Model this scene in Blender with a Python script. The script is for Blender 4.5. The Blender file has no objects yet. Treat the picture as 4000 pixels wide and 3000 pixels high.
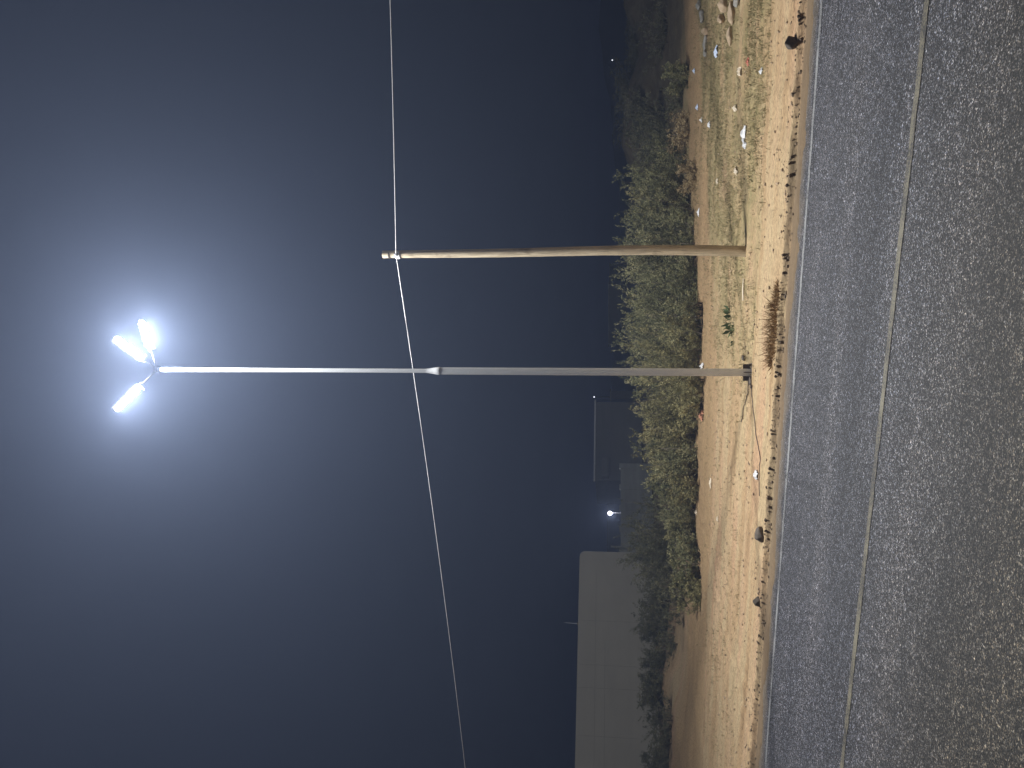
import bpy, bmesh, math, random
import numpy as np
from mathutils import Vector, Matrix
random.seed(7); RNG = np.random.default_rng(7)
SC = bpy.context.scene
COL = SC.collection
R = math.radians

# ------------------------------------------------------------------ camera
CAM_H, PITCH, FPX = 1.75, R(7.78), 769.0
cam_d = bpy.data.cameras.new("camera"); cam = bpy.data.objects.new("camera", cam_d); COL.objects.link(cam)
FWD = Vector((0, math.cos(PITCH), math.sin(PITCH))); UPV = Vector((0, -math.sin(PITCH), math.cos(PITCH)))
XV, YV, ZV = -UPV, Vector((1, 0, 0)), -FWD            # the phone was held upright: picture left is up
cam.matrix_world = Matrix(((XV.x, YV.x, ZV.x, 0), (XV.y, YV.y, ZV.y, 0), (XV.z, YV.z, ZV.z, CAM_H), (0, 0, 0, 1)))
cam_d.sensor_fit = 'HORIZONTAL'; cam_d.sensor_width = 36; cam_d.lens = 36 * FPX / 1024
cam_d.clip_start = 0.05; cam_d.clip_end = 3000
SC.camera = cam

# ------------------------------------------------------------------ night sky
w = bpy.data.worlds.new("World"); SC.world = w; w.use_nodes = True
nt = w.node_tree; bg = nt.nodes['Background']
tcw = nt.nodes.new('ShaderNodeTexCoord'); sx = nt.nodes.new('ShaderNodeSeparateXYZ'); rp = nt.nodes.new('ShaderNodeValToRGB')
nt.links.new(tcw.outputs['Generated'], sx.inputs[0]); nt.links.new(sx.outputs['Z'], rp.inputs[0]); nt.links.new(rp.outputs[0], bg.inputs['Color'])
rp.color_ramp.elements[0].position = 0.0; rp.color_ramp.elements[0].color = (0.0045, 0.006, 0.010, 1)
rp.color_ramp.elements[1].position = 0.7; rp.color_ramp.elements[1].color = (0.0095, 0.0125, 0.023, 1)
bg.inputs['Strength'].default_value = 1.0
LAMP_W = 1650.0                                        # each of the three heads
LAMP_C = (0.985, 0.985, 0.985)
HAZE = 0.0043
vs = SC.view_settings; SC.display_settings.display_device = 'sRGB'
vs.view_transform = 'Standard'; vs.look = 'None'; vs.exposure = 0.0; vs.gamma = 1.0
SC.cycles.use_denoising = True
SC.cycles.max_bounces = 6; SC.cycles.transparent_max_bounces = 12; SC.cycles.sample_clamp_indirect = 4.0

# ------------------------------------------------------------------ layout helpers
E1 = Vector((0.9515, -0.3080, 0)); NV = Vector((0.3080, 0.9515, 0))     # along the road (to the right) / across it (away)
def SN(s, n, z=0): p = E1*s + NV*n; return Vector((p.x, p.y, z))
def sn_of(p): return p.x*E1.x + p.y*E1.y, p.x*NV.x + p.y*NV.y
def ray(X, Y): return (FWD*FPX + YV*(384 - Y) + UPV*(512 - X))
def at_y(X, Y, y):
    d = ray(X, Y); t = y / d.y
    return Vector((0, 0, CAM_H)) + d*t

def _hash(ix, iy, seed):
    h = (ix.astype(np.int64)*374761393 + iy.astype(np.int64)*668265263 + seed*1274126177) & 0xffffffff
    h = ((h ^ (h >> 13)) * 1274126177) & 0xffffffff
    return ((h ^ (h >> 16)) & 0xffff) / 65535.0
def vnoise(x, y, seed=0):
    x = np.asarray(x, float); y = np.asarray(y, float)
    ix = np.floor(x); iy = np.floor(y); fx = x-ix; fy = y-iy
    fx = fx*fx*(3-2*fx); fy = fy*fy*(3-2*fy)
    a = _hash(ix, iy, seed); b = _hash(ix+1, iy, seed); c = _hash(ix, iy+1, seed); d = _hash(ix+1, iy+1, seed)
    return (a*(1-fx)+b*fx)*(1-fy) + (c*(1-fx)+d*fx)*fy - 0.5
def fbm(x, y, seed=0, o=3):
    r = 0; a = 1.0
    for k in range(o):
        r = r + a*vnoise(np.asarray(x)*2**k, np.asarray(y)*2**k, seed+k*17); a *= .5
    return r
def sstep(a, b, x): t = np.clip((x-a)/(b-a), 0, 1); return t*t*(3-2*t)
NOTCH = []                                              # bites taken out of the dirt edge
def edge_n(s):
    e = 8.15 + 0.05*vnoise(s*1.1, s*0, 3) + 0.06*vnoise(s*4.3, s*0+5, 4) + 0.10*np.maximum(0, vnoise(s*7, s*0+9, 5)-.25) + 0.012*vnoise(s*23, s*0+2, 6)
    return e
def terrain(s, n):
    s = np.asarray(s, float); n = np.asarray(n, float)
    sh = -0.05 + 0.062*sstep(7.74, 8.0, n + 0.20*vnoise(s*1.7, n*2, 8) + 0.11*vnoise(s*7, n*9, 9) + .04*vnoise(s*25, n*20, 13))
    sh = sh + 0.006*vnoise(s*6, n*12, 10)*sstep(7.8, 8, n)
    e = edge_n(s)
    bank = 0.052 + 0.02*vnoise(s*1.3, s*0, 11) + 0.022*vnoise(s*7, s*0, 12)
    d = bank*sstep(-0.012, 0.02, n-e)
    far = sstep(8.3, 9.2, n)
    d = d + far*(0.03*fbm(s*0.35, n*0.8, 20) + 0.02*fbm(s*1.1, n*2.6, 25)) + sstep(8.15, 8.4, n)*0.010*fbm(s*5, n*11, 30)
    # wheel ruts running with the road
    for rn, dep, wd in ((9.75, .035, .12), (8.75, .022, .08), (11.3, .035, .16), (14.2, .05, .2), (15.6, .05, .2)):
        c = rn + 0.25*vnoise(s*0.18, s*0+rn, 40)
        d = d - dep*np.exp(-((n-c)/wd)**2)*(0.6+0.8*(vnoise(s*.5, s*0+rn, 41)+.5))
    x = s*E1.x + n*NV.x; y = s*E1.y + n*NV.y
    # dump mounds on the right, low berm on the left
    m = 1.05*np.exp(-((x-9.0)/2.6)**2-((y-27.5)/2.6)**2) + 1.0*np.exp(-((x-14.5)/3.3)**2-((y-28)/3)**2) + .6*np.exp(-((x-19)/4)**2-((y-25)/4)**2)
    m = m*(1+0.5*fbm(x*.5, y*.5, 50)) + 0.25*sstep(20, 24, y)*(fbm(x*.3, y*.3, 52)+.3)*(1-sstep(60, 90, y))
    m = m + 0.35*np.exp(-((y-22-0.1*x)/2.2)**2)*sstep(-6.5, -8.5, x)*(0.8+fbm(x*.6, y*.6, 55))
    return sh + d + m
def tz(p): s, n = sn_of(p); return float(terrain(np.array([s]), np.array([n]))[0])
def G(X, Y):
    z = 0.08
    d = ray(X, Y)
    for _ in range(6):
        t = (z - CAM_H)/d.z if d.z < -1e-4 else 60/d.y
        p = Vector((0, 0, CAM_H)) + d*t; z = tz(p)
    return Vector((p.x, p.y, z))

# ------------------------------------------------------------------ object helpers
def link(name, me, mat=None, parent=None, smooth=False):
    o = bpy.data.objects.new(name, me); COL.objects.link(o)
    if mat and not me.materials: me.materials.append(mat)
    if smooth:
        me.polygons.foreach_set('use_smooth', [True]*len(me.polygons))
    if parent: o.parent = parent
    return o
def mesh(name, v, f):
    me = bpy.data.meshes.new(name); me.from_pydata([tuple(p) for p in v], [], f); me.update(); return me
def fast_mesh(name, verts, faces):
    verts = np.asarray(verts, np.float32); faces = np.asarray(faces, np.int32); k = faces.shape[1]
    me = bpy.data.meshes.new(name); me.vertices.add(len(verts)); me.vertices.foreach_set('co', verts.ravel())
    me.loops.add(faces.size); me.loops.foreach_set('vertex_index', faces.ravel())
    me.polygons.add(len(faces)); me.polygons.foreach_set('loop_start', np.arange(0, faces.size, k, dtype=np.int32))
    me.update(calc_edges=True); me.validate(); return me
def bm_mesh(name, bm):
    me = bpy.data.meshes.new(name); bm.to_mesh(me); bm.free(); return me
def tag(o, label=None, cat=None, group=None, kind=None):
    if label: o['label'] = label
    if cat: o['category'] = cat
    if group: o['group'] = group
    if kind: o['kind'] = kind
    return o
def thing(name, loc, label, cat, group=None, rz=0):
    o = bpy.data.objects.new(name, None); COL.objects.link(o); o.location = loc; o.rotation_euler = (0, 0, rz); o.empty_display_size = .2
    return tag(o, label, cat, group)
def tube(bm, pts, rads, seg=12, cap=True):
    rings = []
    for i, p in enumerate(pts):
        p = Vector(p)
        t = (Vector(pts[min(i+1, len(pts)-1)]) - Vector(pts[max(i-1, 0)])).normalized()
        a = t.cross(Vector((0, 1, 0)) if abs(t.y) < .9 else Vector((1, 0, 0))).normalized(); b = t.cross(a)
        r = rads[i] if hasattr(rads, '__len__') else rads
        rings.append([bm.verts.new(p + (a*math.cos(2*math.pi*k/seg) + b*math.sin(2*math.pi*k/seg))*r) for k in range(seg)])
    for i in range(len(rings)-1):
        for k in range(seg):
            f = bm.faces.new((rings[i][k], rings[i][(k+1) % seg], rings[i+1][(k+1) % seg], rings[i+1][k])); f.smooth = True
    if cap:
        bm.faces.new(rings[0][::-1]); bm.faces.new(rings[-1])
        for rg in (rings[0], rings[-1]):
            for k in range(seg):
                e = bm.edges.get((rg[k], rg[(k+1) % seg]))
                if e: e.smooth = False
    bmesh.ops.recalc_face_normals(bm, faces=bm.faces)
    return bm
def box(bm, c, sz, rot=None, bev=0.0):
    r = bmesh.ops.create_cube(bm, size=1.0); vs_ = r['verts']
    M = Matrix.Translation(c) @ (rot.to_4x4() if rot else Matrix()) @ Matrix.Diagonal((sz[0], sz[1], sz[2], 1))
    bmesh.ops.transform(bm, matrix=M, verts=vs_)
    if bev:
        es = list({e for v in vs_ for e in v.link_edges})
        bmesh.ops.bevel(bm, geom=es, offset=bev, segments=2, profile=.5, affect='EDGES')
    return bm

# ------------------------------------------------------------------ materials
class NT:
    def __init__(s, name, rough=.8):
        s.m = bpy.data.materials.new(name); s.m.use_nodes = True; s.t = s.m.node_tree; s.b = s.t.nodes['Principled BSDF']
        s.b.inputs['Roughness'].default_value = rough
    def n(s, typ, **kw):
        x = s.t.nodes.new(typ)
        for k, v in kw.items(): setattr(x, k, v)
        return x
    def l(s, a, b): s.t.links.new(a, b)
    def pos(s, rot=True, scale=(1, 1, 1), obj=False):
        src = s.n('ShaderNodeTexCoord').outputs['Object'] if obj else s.n('ShaderNodeNewGeometry').outputs['Position']
        if rot:
            mp = s.n('ShaderNodeMapping'); mp.inputs['Rotation'].default_value = (0, 0, math.atan2(.3080, .9515)); s.l(src, mp.inputs[0]); src = mp.outputs[0]
        if scale != (1, 1, 1):
            m2 = s.n('ShaderNodeMapping'); m2.inputs['Scale'].default_value = scale; s.l(src, m2.inputs[0]); src = m2.outputs[0]
        return src
    def noise(s, vec, scale, detail=4, rough=.55, dist=0):
        x = s.n('ShaderNodeTexNoise'); x.inputs['Scale'].default_value = scale; x.inputs['Detail'].default_value = detail; x.inputs['Roughness'].default_value = rough; x.inputs['Distortion'].default_value = dist
        s.l(vec, x.inputs['Vector']); return x.outputs[0]
    def ramp(s, fac, stops, interp='LINEAR'):
        x = s.n('ShaderNodeValToRGB'); cr = x.color_ramp; cr.interpolation = interp
        while len(cr.elements) < len(stops): cr.elements.new(.5)
        for e, (p, c) in zip(cr.elements, stops):
            e.position = p; e.color = (c, c, c, 1) if not hasattr(c, '__len__') else (*c, 1)
        s.l(fac, x.inputs[0]); return x.outputs[0]
    def mix(s, fac, a, b, mode='MIX'):
        x = s.n('ShaderNodeMix', data_type='RGBA', blend_type=mode)
        for sock, v in ((x.inputs[0], fac), (x.inputs[6], a), (x.inputs[7], b)):
            if hasattr(v, 'links') or hasattr(v, 'is_linked'): s.l(v, sock)
            elif hasattr(v, '__len__'): sock.default_value = (*v, 1)
            else: sock.default_value = v
        return x.outputs[2]
    def math(s, op, a, b=0.0):
        x = s.n('ShaderNodeMath', operation=op)
        for sock, v in ((x.inputs[0], a), (x.inputs[1], b)):
            if hasattr(v, 'is_linked'): s.l(v, sock)
            else: sock.default_value = v
        return x.outputs[0]
    def col(s, c):
        if hasattr(c, 'is_linked'): s.l(c, s.b.inputs['Base Color'])
        else: s.b.inputs['Base Color'].default_value = (*c, 1)
    def bump(s, h, strength=.5, dist=.02):
        x = s.n('ShaderNodeBump'); x.inputs['Strength'].default_value = strength; x.inputs['Distance'].default_value = dist
        s.l(h, x.inputs['Height']); s.l(x.outputs[0], s.b.inputs['Normal'])

def simple(name, a, b, scale=8, rough=.75, metal=0, bump=0.0, obj=True, stretch=(1, 1, 1), detail=4, spec=.5):
    k = NT(name, rough); v = k.pos(rot=False, scale=stretch, obj=obj)
    nz = k.noise(v, scale, detail, .6); k.col(k.ramp(nz, [(.3, a), (.7, b)]))
    k.b.inputs['Metallic'].default_value = metal; k.b.inputs['Specular IOR Level'].default_value = spec
    if bump: k.bump(k.noise(v, scale*3, 4), bump, .01)
    return k.m

def asphalt():
    k = NT("asphalt", .62); p = k.pos()
    g = k.noise(p, 85, 3, .75)                     # aggregate, about a centimetre
    def cells(sc):
        vo = k.n('ShaderNodeTexVoronoi'); vo.inputs['Scale'].default_value = sc; k.l(p, vo.inputs['Vector'])
        sp_ = k.n('ShaderNodeSeparateColor'); k.l(vo.outputs['Color'], sp_.inputs[0]); return sp_.outputs[0]
    c = k.ramp(cells(150), [(0, .006), (.4, .014), (.7, .055), (.9, .20), (1, .38)])
    c = k.mix(.9, c, k.ramp(cells(78), [(0, .40), (.5, .9), (1, 1.9)]), 'MULTIPLY')
    g2 = k.noise(p, 34, 2, .6); c = k.mix(.55, c, k.ramp(g2, [(.3, .3), (.7, 1.7)]), 'MULTIPLY')
    c = k.mix(.7, c, k.ramp(cells(36), [(0, .45), (.5, .95), (1, 1.75)]), 'MULTIPLY')
    c = k.mix(.4, c, k.ramp(k.noise(k.pos(scale=(.45, 1, 1)), 15, 2, .6), [(.32, .45), (.68, 1.6)]), 'MULTIPLY')
    p2 = k.pos(scale=(.16, 1.5, 1)); lanes = k.noise(p2, 1.0, 4, .6)
    c = k.mix(1.0, c, k.ramp(lanes, [(.3, (.62, .63, .68)), (.5, (1., 1., 1.04)), (.7, (1.36, 1.32, 1.32))]), 'MULTIPLY')
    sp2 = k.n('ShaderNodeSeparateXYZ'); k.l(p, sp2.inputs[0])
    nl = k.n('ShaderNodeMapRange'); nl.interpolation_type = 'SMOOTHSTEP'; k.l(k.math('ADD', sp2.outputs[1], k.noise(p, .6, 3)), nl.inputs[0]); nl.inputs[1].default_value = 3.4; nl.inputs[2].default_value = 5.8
    c = k.mix(1.0, c, k.mix(nl.outputs[0], (.86, .74, .52), (1.04, 1.06, 1.12)), 'MULTIPLY')   # warm light on the near lane, bluish sheen beyond, put into the colour
    hue = k.noise(p, 60, 2, .5); c = k.mix(1.0, c, k.ramp(hue, [(.35, (.86, .92, 1.1)), (.5, (1, 1, 1)), (.65, (1.14, 1.0, .86))]), 'MULTIPLY')
    sep = k.n('ShaderNodeSeparateXYZ'); k.l(p, sep.inputs[0])
    dust = k.math('ADD', sep.outputs[1], k.math('MULTIPLY', k.noise(p, 3, 6, .7), .8))
    dm = k.n('ShaderNodeMapRange'); k.l(dust, dm.inputs[0]); dm.inputs[1].default_value = 8.06; dm.inputs[2].default_value = 8.42; dm.inputs[4].default_value = .8
    c = k.mix(dm.outputs[0], c, (.20, .155, .10))
    k.col(c)
    k.l(k.ramp(g, [(.4, .75), (.65, .5)]), k.b.inputs['Roughness'])
    k.bump(k.math('ADD', g, k.math('MULTIPLY', g2, .8)), .55, .012)
    return k.m

def dirt():
    k = NT("dirt", .95); k.b.inputs['Specular IOR Level'].default_value = .15
    p = k.pos(); sep = k.n('ShaderNodeSeparateXYZ'); k.l(p, sep.inputs[0]); s, n = sep.outputs[0], sep.outputs[1]
    st = k.noise(k.pos(scale=(.35, 3.2, 1)), 1.0, 6, .62)
    c = k.ramp(st, [(.28, (.33, .225, .125)), (.45, (.46, .325, .19)), (.58, (.50, .385, .235)), (.72, (.38, .285, .165))])
    pk = k.noise(k.pos(scale=(.25, 1.6, 1)), 1.3, 3, .5)
    c = k.mix(k.ramp(pk, [(.5, 0), (.68, .6)]), c, (.52, .33, .21))
    # sparse dry growth colours the strip right of the lamp
    gr = k.noise(p, .9, 5, .65); gr2 = k.noise(p, 14, 4, .7)
    a = k.n('ShaderNodeMapRange'); a.interpolation_type = 'SMOOTHSTEP'; k.l(n, a.inputs[0]); a.inputs[1].default_value = 9.1; a.inputs[2].default_value = 10.3
    b = k.n('ShaderNodeMapRange'); b.interpolation_type = 'SMOOTHSTEP'; k.l(s, b.inputs[0]); b.inputs[1].default_value = -5.5; b.inputs[2].default_value = -1.8
    t1 = k.n('ShaderNodeMapRange'); t1.interpolation_type = 'SMOOTHSTEP'; trc = k.math('ADD', 14.5, k.math('MULTIPLY', k.math('MAXIMUM', k.math('ADD', s, 4.0), 0.0), .85)); k.l(k.math('ABSOLUTE', k.math('SUBTRACT', n, trc)), t1.inputs[0]); t1.inputs[1].default_value = 1.2; t1.inputs[2].default_value = 2.0
    msk = k.math('MULTIPLY', k.math('MULTIPLY', a.outputs[0], b.outputs[0]), k.ramp(gr, [(.36, .15), (.56, 1)]))
    c = k.mix(k.math('MULTIPLY', k.math('MULTIPLY', msk, t1.outputs[0]), k.ramp(gr2, [(.35, .35), (.6, .95)])), c, (.27, .235, .115))
    # trodden track: smoother and redder
    tr = k.n('ShaderNodeMapRange'); k.l(t1.outputs[0], tr.inputs[0]); tr.inputs[3].default_value = .8; tr.inputs[4].default_value = 0
    c = k.mix(tr.outputs[0], c, (.40, .275, .15))
    f = k.noise(k.pos(scale=(.5, 1, 1)), 38, 5, .75)
    c = k.mix(.8, c, k.ramp(f, [(.34, .45), (.5, 1.0), (.66, 1.3)]), 'MULTIPLY')
    vo = k.n('ShaderNodeTexVoronoi'); vo.inputs['Scale'].default_value = 16; k.l(k.pos(scale=(.75, 1, 1)), vo.inputs['Vector'])
    sp = k.ramp(vo.outputs['Distance'], [(.08, 1), (.16, 0)])
    sp = k.math('MULTIPLY', sp, k.ramp(k.noise(p, 2.1, 3), [(.48, 0), (.66, .7)]))
    c = k.mix(sp, c, (.2, .145, .09))
    # the dusty strip on the carriageway side is darker, greyer soil
    shl = k.n('ShaderNodeMapRange'); k.l(k.math('ADD', n, k.math('MULTIPLY', k.noise(p, 6, 3), .1)), shl.inputs[0]); shl.inputs[1].default_value = 8.13; shl.inputs[2].default_value = 8.26; shl.inputs[3].default_value = .8; shl.inputs[4].default_value = 0
    c = k.mix(shl.outputs[0], c, (.165, .125, .085))
    dk = k.n('ShaderNodeMapRange'); dk.interpolation_type = 'SMOOTHSTEP'; k.l(k.math('ADD', k.math('ADD', n, k.math('MULTIPLY', s, .55)), k.math('MULTIPLY', k.noise(p, .5, 4), 4.0)), dk.inputs[0]); dk.inputs[1].default_value = 22.5; dk.inputs[2].default_value = 27.5; dk.inputs[4].default_value = .85  # mound and far right ground: lack of lamp light put into the soil colour
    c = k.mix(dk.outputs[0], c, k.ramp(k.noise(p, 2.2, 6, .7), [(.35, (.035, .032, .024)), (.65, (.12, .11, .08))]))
    c = k.mix(1.0, c, (.97, .945, .90), 'MULTIPLY')
    k.col(c)
    k.bump(k.math('ADD', k.math('MULTIPLY', f, .6), k.math('ADD', st, sp)), .7, .02)
    return k.m

def paint(name, c1, c2, wear):
    k = NT(name, .6); p = k.pos()
    g = k.noise(p, 70, 4, .75); w_ = k.noise(p, 3.0, 4, .6)
    m = k.math('ADD', g, k.math('MULTIPLY', w_, .5))
    c = k.mix(k.ramp(m, [(wear, 1), (wear+.1, 0)]), k.ramp(w_, [(.3, c1), (.7, c2)]), (.05, .047, .045))
    k.col(c); k.bump(g, .4, .006); return k.m

def foliage(name, a, b, c, tr=.25):
    k = NT(name, .7); k.b.inputs['Specular IOR Level'].default_value = .25
    at = k.n('ShaderNodeAttribute'); at.attribute_name = 'tone'
    k.col(k.ramp(at.outputs['Fac'], [(0, a), (.55, b), (1, c)]))
    k.b.inputs['Subsurface Weight'].default_value = 0
    tl = k.n('ShaderNodeBsdfTranslucent'); mx = k.n('ShaderNodeMixShader'); mx.inputs[0].default_value = tr
    k.l(k.ramp(at.outputs['Fac'], [(0, a), (1, b)]), tl.inputs['Color'])
    k.l(k.b.outputs[0], mx.inputs[1]); k.l(tl.outputs[0], mx.inputs[2]); k.l(mx.outputs[0], k.t.nodes['Material Output'].inputs[0])
    return k.m
def emit(name, col, st):
    k = NT(name); k.b.inputs['Emission Color'].default_value = (*col, 1); k.b.inputs['Emission Strength'].default_value = st; k.col((.8, .8, .8)); return k.m

M = {}
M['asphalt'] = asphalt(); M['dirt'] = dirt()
M['edge_paint'] = paint("worn_white_paint", (.25, .25, .25), (.35, .35, .345), .66)
M['lane_paint'] = paint("dusty_cream_paint", (.175, .155, .108), (.255, .23, .16), .68)
M['galv'] = simple("galvanised_steel", (.74, .77, .78), (.84, .86, .87), 26, .55, .0, .1, stretch=(1, 1, .15))
M['head'] = simple("lamp_housing_grey", (.32, .33, .34), (.42, .43, .44), 14, .5, .3)
M['dark_head'] = simple("dark_lamp_housing", (.05, .05, .052), (.09, .09, .09), 14, .5)
M['black'] = simple("black_painted_steel", (.012, .012, .013), (.02, .02, .02), 14, .6, spec=.2)
M['rust'] = simple("dark_rusty_steel", (.05, .045, .04), (.12, .09, .07), 30, .8, .2, .3)
M['concrete'] = simple("rough_concrete", (.22, .2, .17), (.36, .33, .29), 12, .95, 0, .5)
M['stone_dark'] = simple("dark_stone", (.07, .06, .05), (.16, .13, .10), 14, .9, 0, .6)
M['stone_tan'] = simple("tan_stone", (.38, .28, .18), (.55, .42, .28), 9, .95, 0, .5)
M['stone_grey'] = simple("grey_stone", (.24, .23, .2), (.40, .38, .34), 9, .95, 0, .5)
M['white_plastic'] = simple("white_plastic", (.72, .73, .74), (.86, .86, .85), 30, .5)
M['blue_plastic'] = simple("pale_blue_plastic", (.45, .55, .75), (.65, .74, .88), 30, .45)
M['cream_paper'] = simple("cream_paper", (.66, .56, .42), (.80, .70, .54), 30, .8)
M['red_plastic'] = simple("faded_red_plastic", (.50, .13, .09), (.60, .20, .13), 30, .6)
M['orange_cloth'] = simple("faded_orange_cloth", (.52, .24, .14), (.62, .32, .2), 20, .9)
M['cable'] = simple("black_cable", (.07, .055, .04), (.12, .095, .07), 10, .7)
M['wire'] = simple("bare_aluminium_wire", (.62, .63, .64), (.72, .72, .72), 40, .45, .2)
M['lens'] = emit("lit_led_lens", (.93, .97, 1.0), 40.0)
M['far_lamp'] = emit("lit_bulb", (.95, .93, 1.0), 9.0)
M['far_lamp_dim'] = emit("lit_small_bulb", (.9, .95, 1.0), 2.0)
M['leaf'] = foliage("dusty_green_leaf", (.10, .105, .05), (.25, .25, .125), (.46, .42, .23))
M['leaf_dim'] = foliage("grey_green_leaf", (.09, .095, .055), (.20, .20, .115), (.32, .30, .18))
M['leaf_olive'] = foliage("olive_leaf", (.12, .115, .05), (.27, .25, .115), (.50, .44, .22))
M['leaf_dry'] = foliage("dry_tan_leaf", (.24, .18, .10), (.45, .35, .19), (.62, .50, .3))
M['leaf_weed'] = foliage("fresh_weed_leaf", (.06, .085, .03), (.10, .14, .05), (.16, .19, .08))
M['dry_blade'] = foliage("straw_blade", (.19, .165, .08), (.34, .295, .15), (.54, .46, .28))
M['brown_blade'] = foliage("brown_dry_blade", (.13, .07, .025), (.33, .20, .08), (.58, .42, .21))
M['twig'] = simple("grey_brown_twig", (.10, .085, .06), (.2, .17, .12), 30, .9)

def timber():
    k = NT("weathered_pole_timber", .85); v = k.pos(rot=False, obj=True, scale=(1, 1, .06))
    g = k.noise(v, 55, 5, .65); c = k.ramp(g, [(.3, (.33, .26, .16)), (.5, (.56, .465, .315)), (.7, (.72, .62, .44))])
    kn = k.noise(k.pos(rot=False, obj=True, scale=(1, 1, .5)), 6, 3); c = k.mix(k.ramp(kn, [(.58, 0), (.68, .7)]), c, (.24, .17, .10)); ck = k.noise(k.pos(rot=False, obj=True, scale=(1, 1, .035)), 120, 3, .6); c = k.mix(k.ramp(ck, [(.60, 0), (.68, .75)]), c, (.10, .075, .05))
    k.col(c); k.bump(g, .5, .01); return k.m
M['timber'] = timber()
def plaster(name, base, streak):
    k = NT(name, .9); v = k.pos(rot=False, obj=True, scale=(.25, .25, 2.2)); g = k.noise(v, 1.6, 5, .6); h = k.noise(k.pos(rot=False, obj=True), .7, 4)
    c = k.mix(k.ramp(g, [(.35, .45), (.65, 0)]), base, streak); c = k.mix(.15, c, k.ramp(h, [(.3, .6), (.7, 1.15)]), 'MULTIPLY')
    k.col(c); k.bump(k.noise(k.pos(rot=False, obj=True), 30, 4), .2, .01); return k.m
M['plaster'] = plaster("beige_plaster", (.53, .50, .415), (.46, .435, .36))
M['plaster2'] = plaster("grey_render", (.16, .16, .15), (.11, .11, .105))
M['plaster3'] = plaster("pale_block_render", (.34, .35, .33), (.14, .14, .135))
M['dark_wall'] = plaster("dark_wall_render", (.10, .10, .10), (.06, .06, .06))
M['joint'] = simple("wall_joint_filler", (.30, .28, .23), (.42, .39, .32), 10, .95)
M['hill'] = simple("far_scrub", (.03, .032, .022), (.055, .055, .035), .4, 1, obj=False)

# ------------------------------------------------------------------ ground, road
def axis(segs):
    out = []
    for a, b, st in segs: out += list(np.arange(a, b, st))
    return np.array(out + [segs[-1][1]])
sa = axis([(-700, -200, 100), (-200, -60, 10), (-60, -30, 1.0), (-30, -12, .25), (-12, -8.6, .06), (-8.6, 2.4, .018), (2.4, 8, .06), (8, 20, .25), (20, 60, 1.0), (60, 200, 10), (200, 700, 100)])
na = axis([(-700, -100, 100), (-100, -10, 10), (-10, 7.5, 1.25), (7.5, 7.9, .05), (7.9, 8.5, .016), (8.5, 12, .045), (12, 18, .08), (18, 26, .2), (26, 46, .4), (46, 100, 4), (100, 900, 80)])
S_, N_ = np.meshgrid(sa, na); Z_ = terrain(S_, N_)
V_ = np.stack([S_*E1.x + N_*NV.x, S_*E1.y + N_*NV.y, Z_], -1).reshape(-1, 3)
ns, nn = len(sa), len(na); ii = (np.arange(nn-1)[:, None]*ns + np.arange(ns-1)[None, :]).ravel()
gme = fast_mesh("ground", V_, np.stack([ii, ii+1, ii+ns+1, ii+ns], 1))
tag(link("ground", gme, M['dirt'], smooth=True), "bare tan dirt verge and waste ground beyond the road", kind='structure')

def strip(name, n0, n1, z, mat, parent=None, wob=0.0, s0=-60, s1=40, step=.1):
    ss = np.concatenate([[-700], np.arange(s0, s1, step), [700]]); v = []; f = []
    for i, s in enumerate(ss):
        j0 = wob*float(vnoise(s*6, 0, 77)+vnoise(s*23, 0, 78)*.6); j1 = wob*float(vnoise(s*6, 7, 79)+vnoise(s*23, 3, 80)*.6)
        v += [SN(s, n0+j0, z), SN(s, n1+j1, z)]
        if i: f.append((2*i-2, 2*i, 2*i+1, 2*i-1))
    return link(name, mesh(name, v, f), mat, parent)
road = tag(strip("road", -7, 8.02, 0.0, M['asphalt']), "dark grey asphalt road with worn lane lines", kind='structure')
strip("edge_line", 7.565, 7.635, .004, M['edge_paint'], road, wob=.012, step=.05, s0=-20, s1=10)
strip("lane_line", 5.06, 5.135, .004, M['lane_paint'], road, wob=.012, step=.03, s0=-15, s1=6)

# far low ridge of scrub against the sky
v, f = [], []
K = 160
for i in range(K+1):
    a = R(20 + 140*i/K); r = 190
    h = 2.6 + 2.4*float(fbm(i*.13, 0, 90)) + 1.1*float(vnoise(i*.9, 4, 93)) + (2.4 if i < 62 else 0.0)*min(1, (62-i)/8)
    for rr, hh in ((r-14, -1.0), (r, max(.6, h)), (r+25, -1.0)): v.append((math.cos(a)*rr, math.sin(a)*rr, hh))
    if i:
        for q in range(2): f.append((3*i-3+q, 3*i+q, 3*i+1+q, 3*i-2+q))
tag(link("hills", mesh("hills", v, f), M['hill']), "low dark ridge on the far horizon", kind='structure')

# ------------------------------------------------------------------ street lamp
base = G(750, 372.5); LY = base.y
top = at_y(157, 369.5, LY)
lamp = thing("street_lamp", (base.x, base.y, base.z), "tall galvanised steel street lamp with three lit floodlight heads", "street lamp")
H = top.z - base.z; lean = (top.x - base.x)
zc1 = at_y(439.5, 371, LY).z - base.z; zc0 = at_y(428, 371, LY).z - base.z
def lp(z, y=0): return Vector((lean*z/H, y, z))
bm = tube(bmesh.new(), [lp(-.15), lp(.02), lp(zc1*.5), lp(zc1)], [.049, .049, .049, .048], 20); link("lower_pole", bm_mesh("lower_pole", bm), M['galv'], lamp)
bm = tube(bmesh.new(), [lp(zc1), lp(zc1+.015), lp(zc1+.05), lp(zc0), lp(zc0+.02)], [.0525, .0525, .048, .031, .031], 20); link("reducer", bm_mesh("reducer", bm), M['galv'], lamp)
bm = tube(bmesh.new(), [lp(zc0-.05), lp(H*.8), lp(H)], [.028, .028, .028], 18); link("upper_pole", bm_mesh("upper_pole", bm), M['galv'], lamp)
bm = box(bmesh.new(), Vector((0, 0, .012)), (.24, .24, .024), bev=.004)
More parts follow.
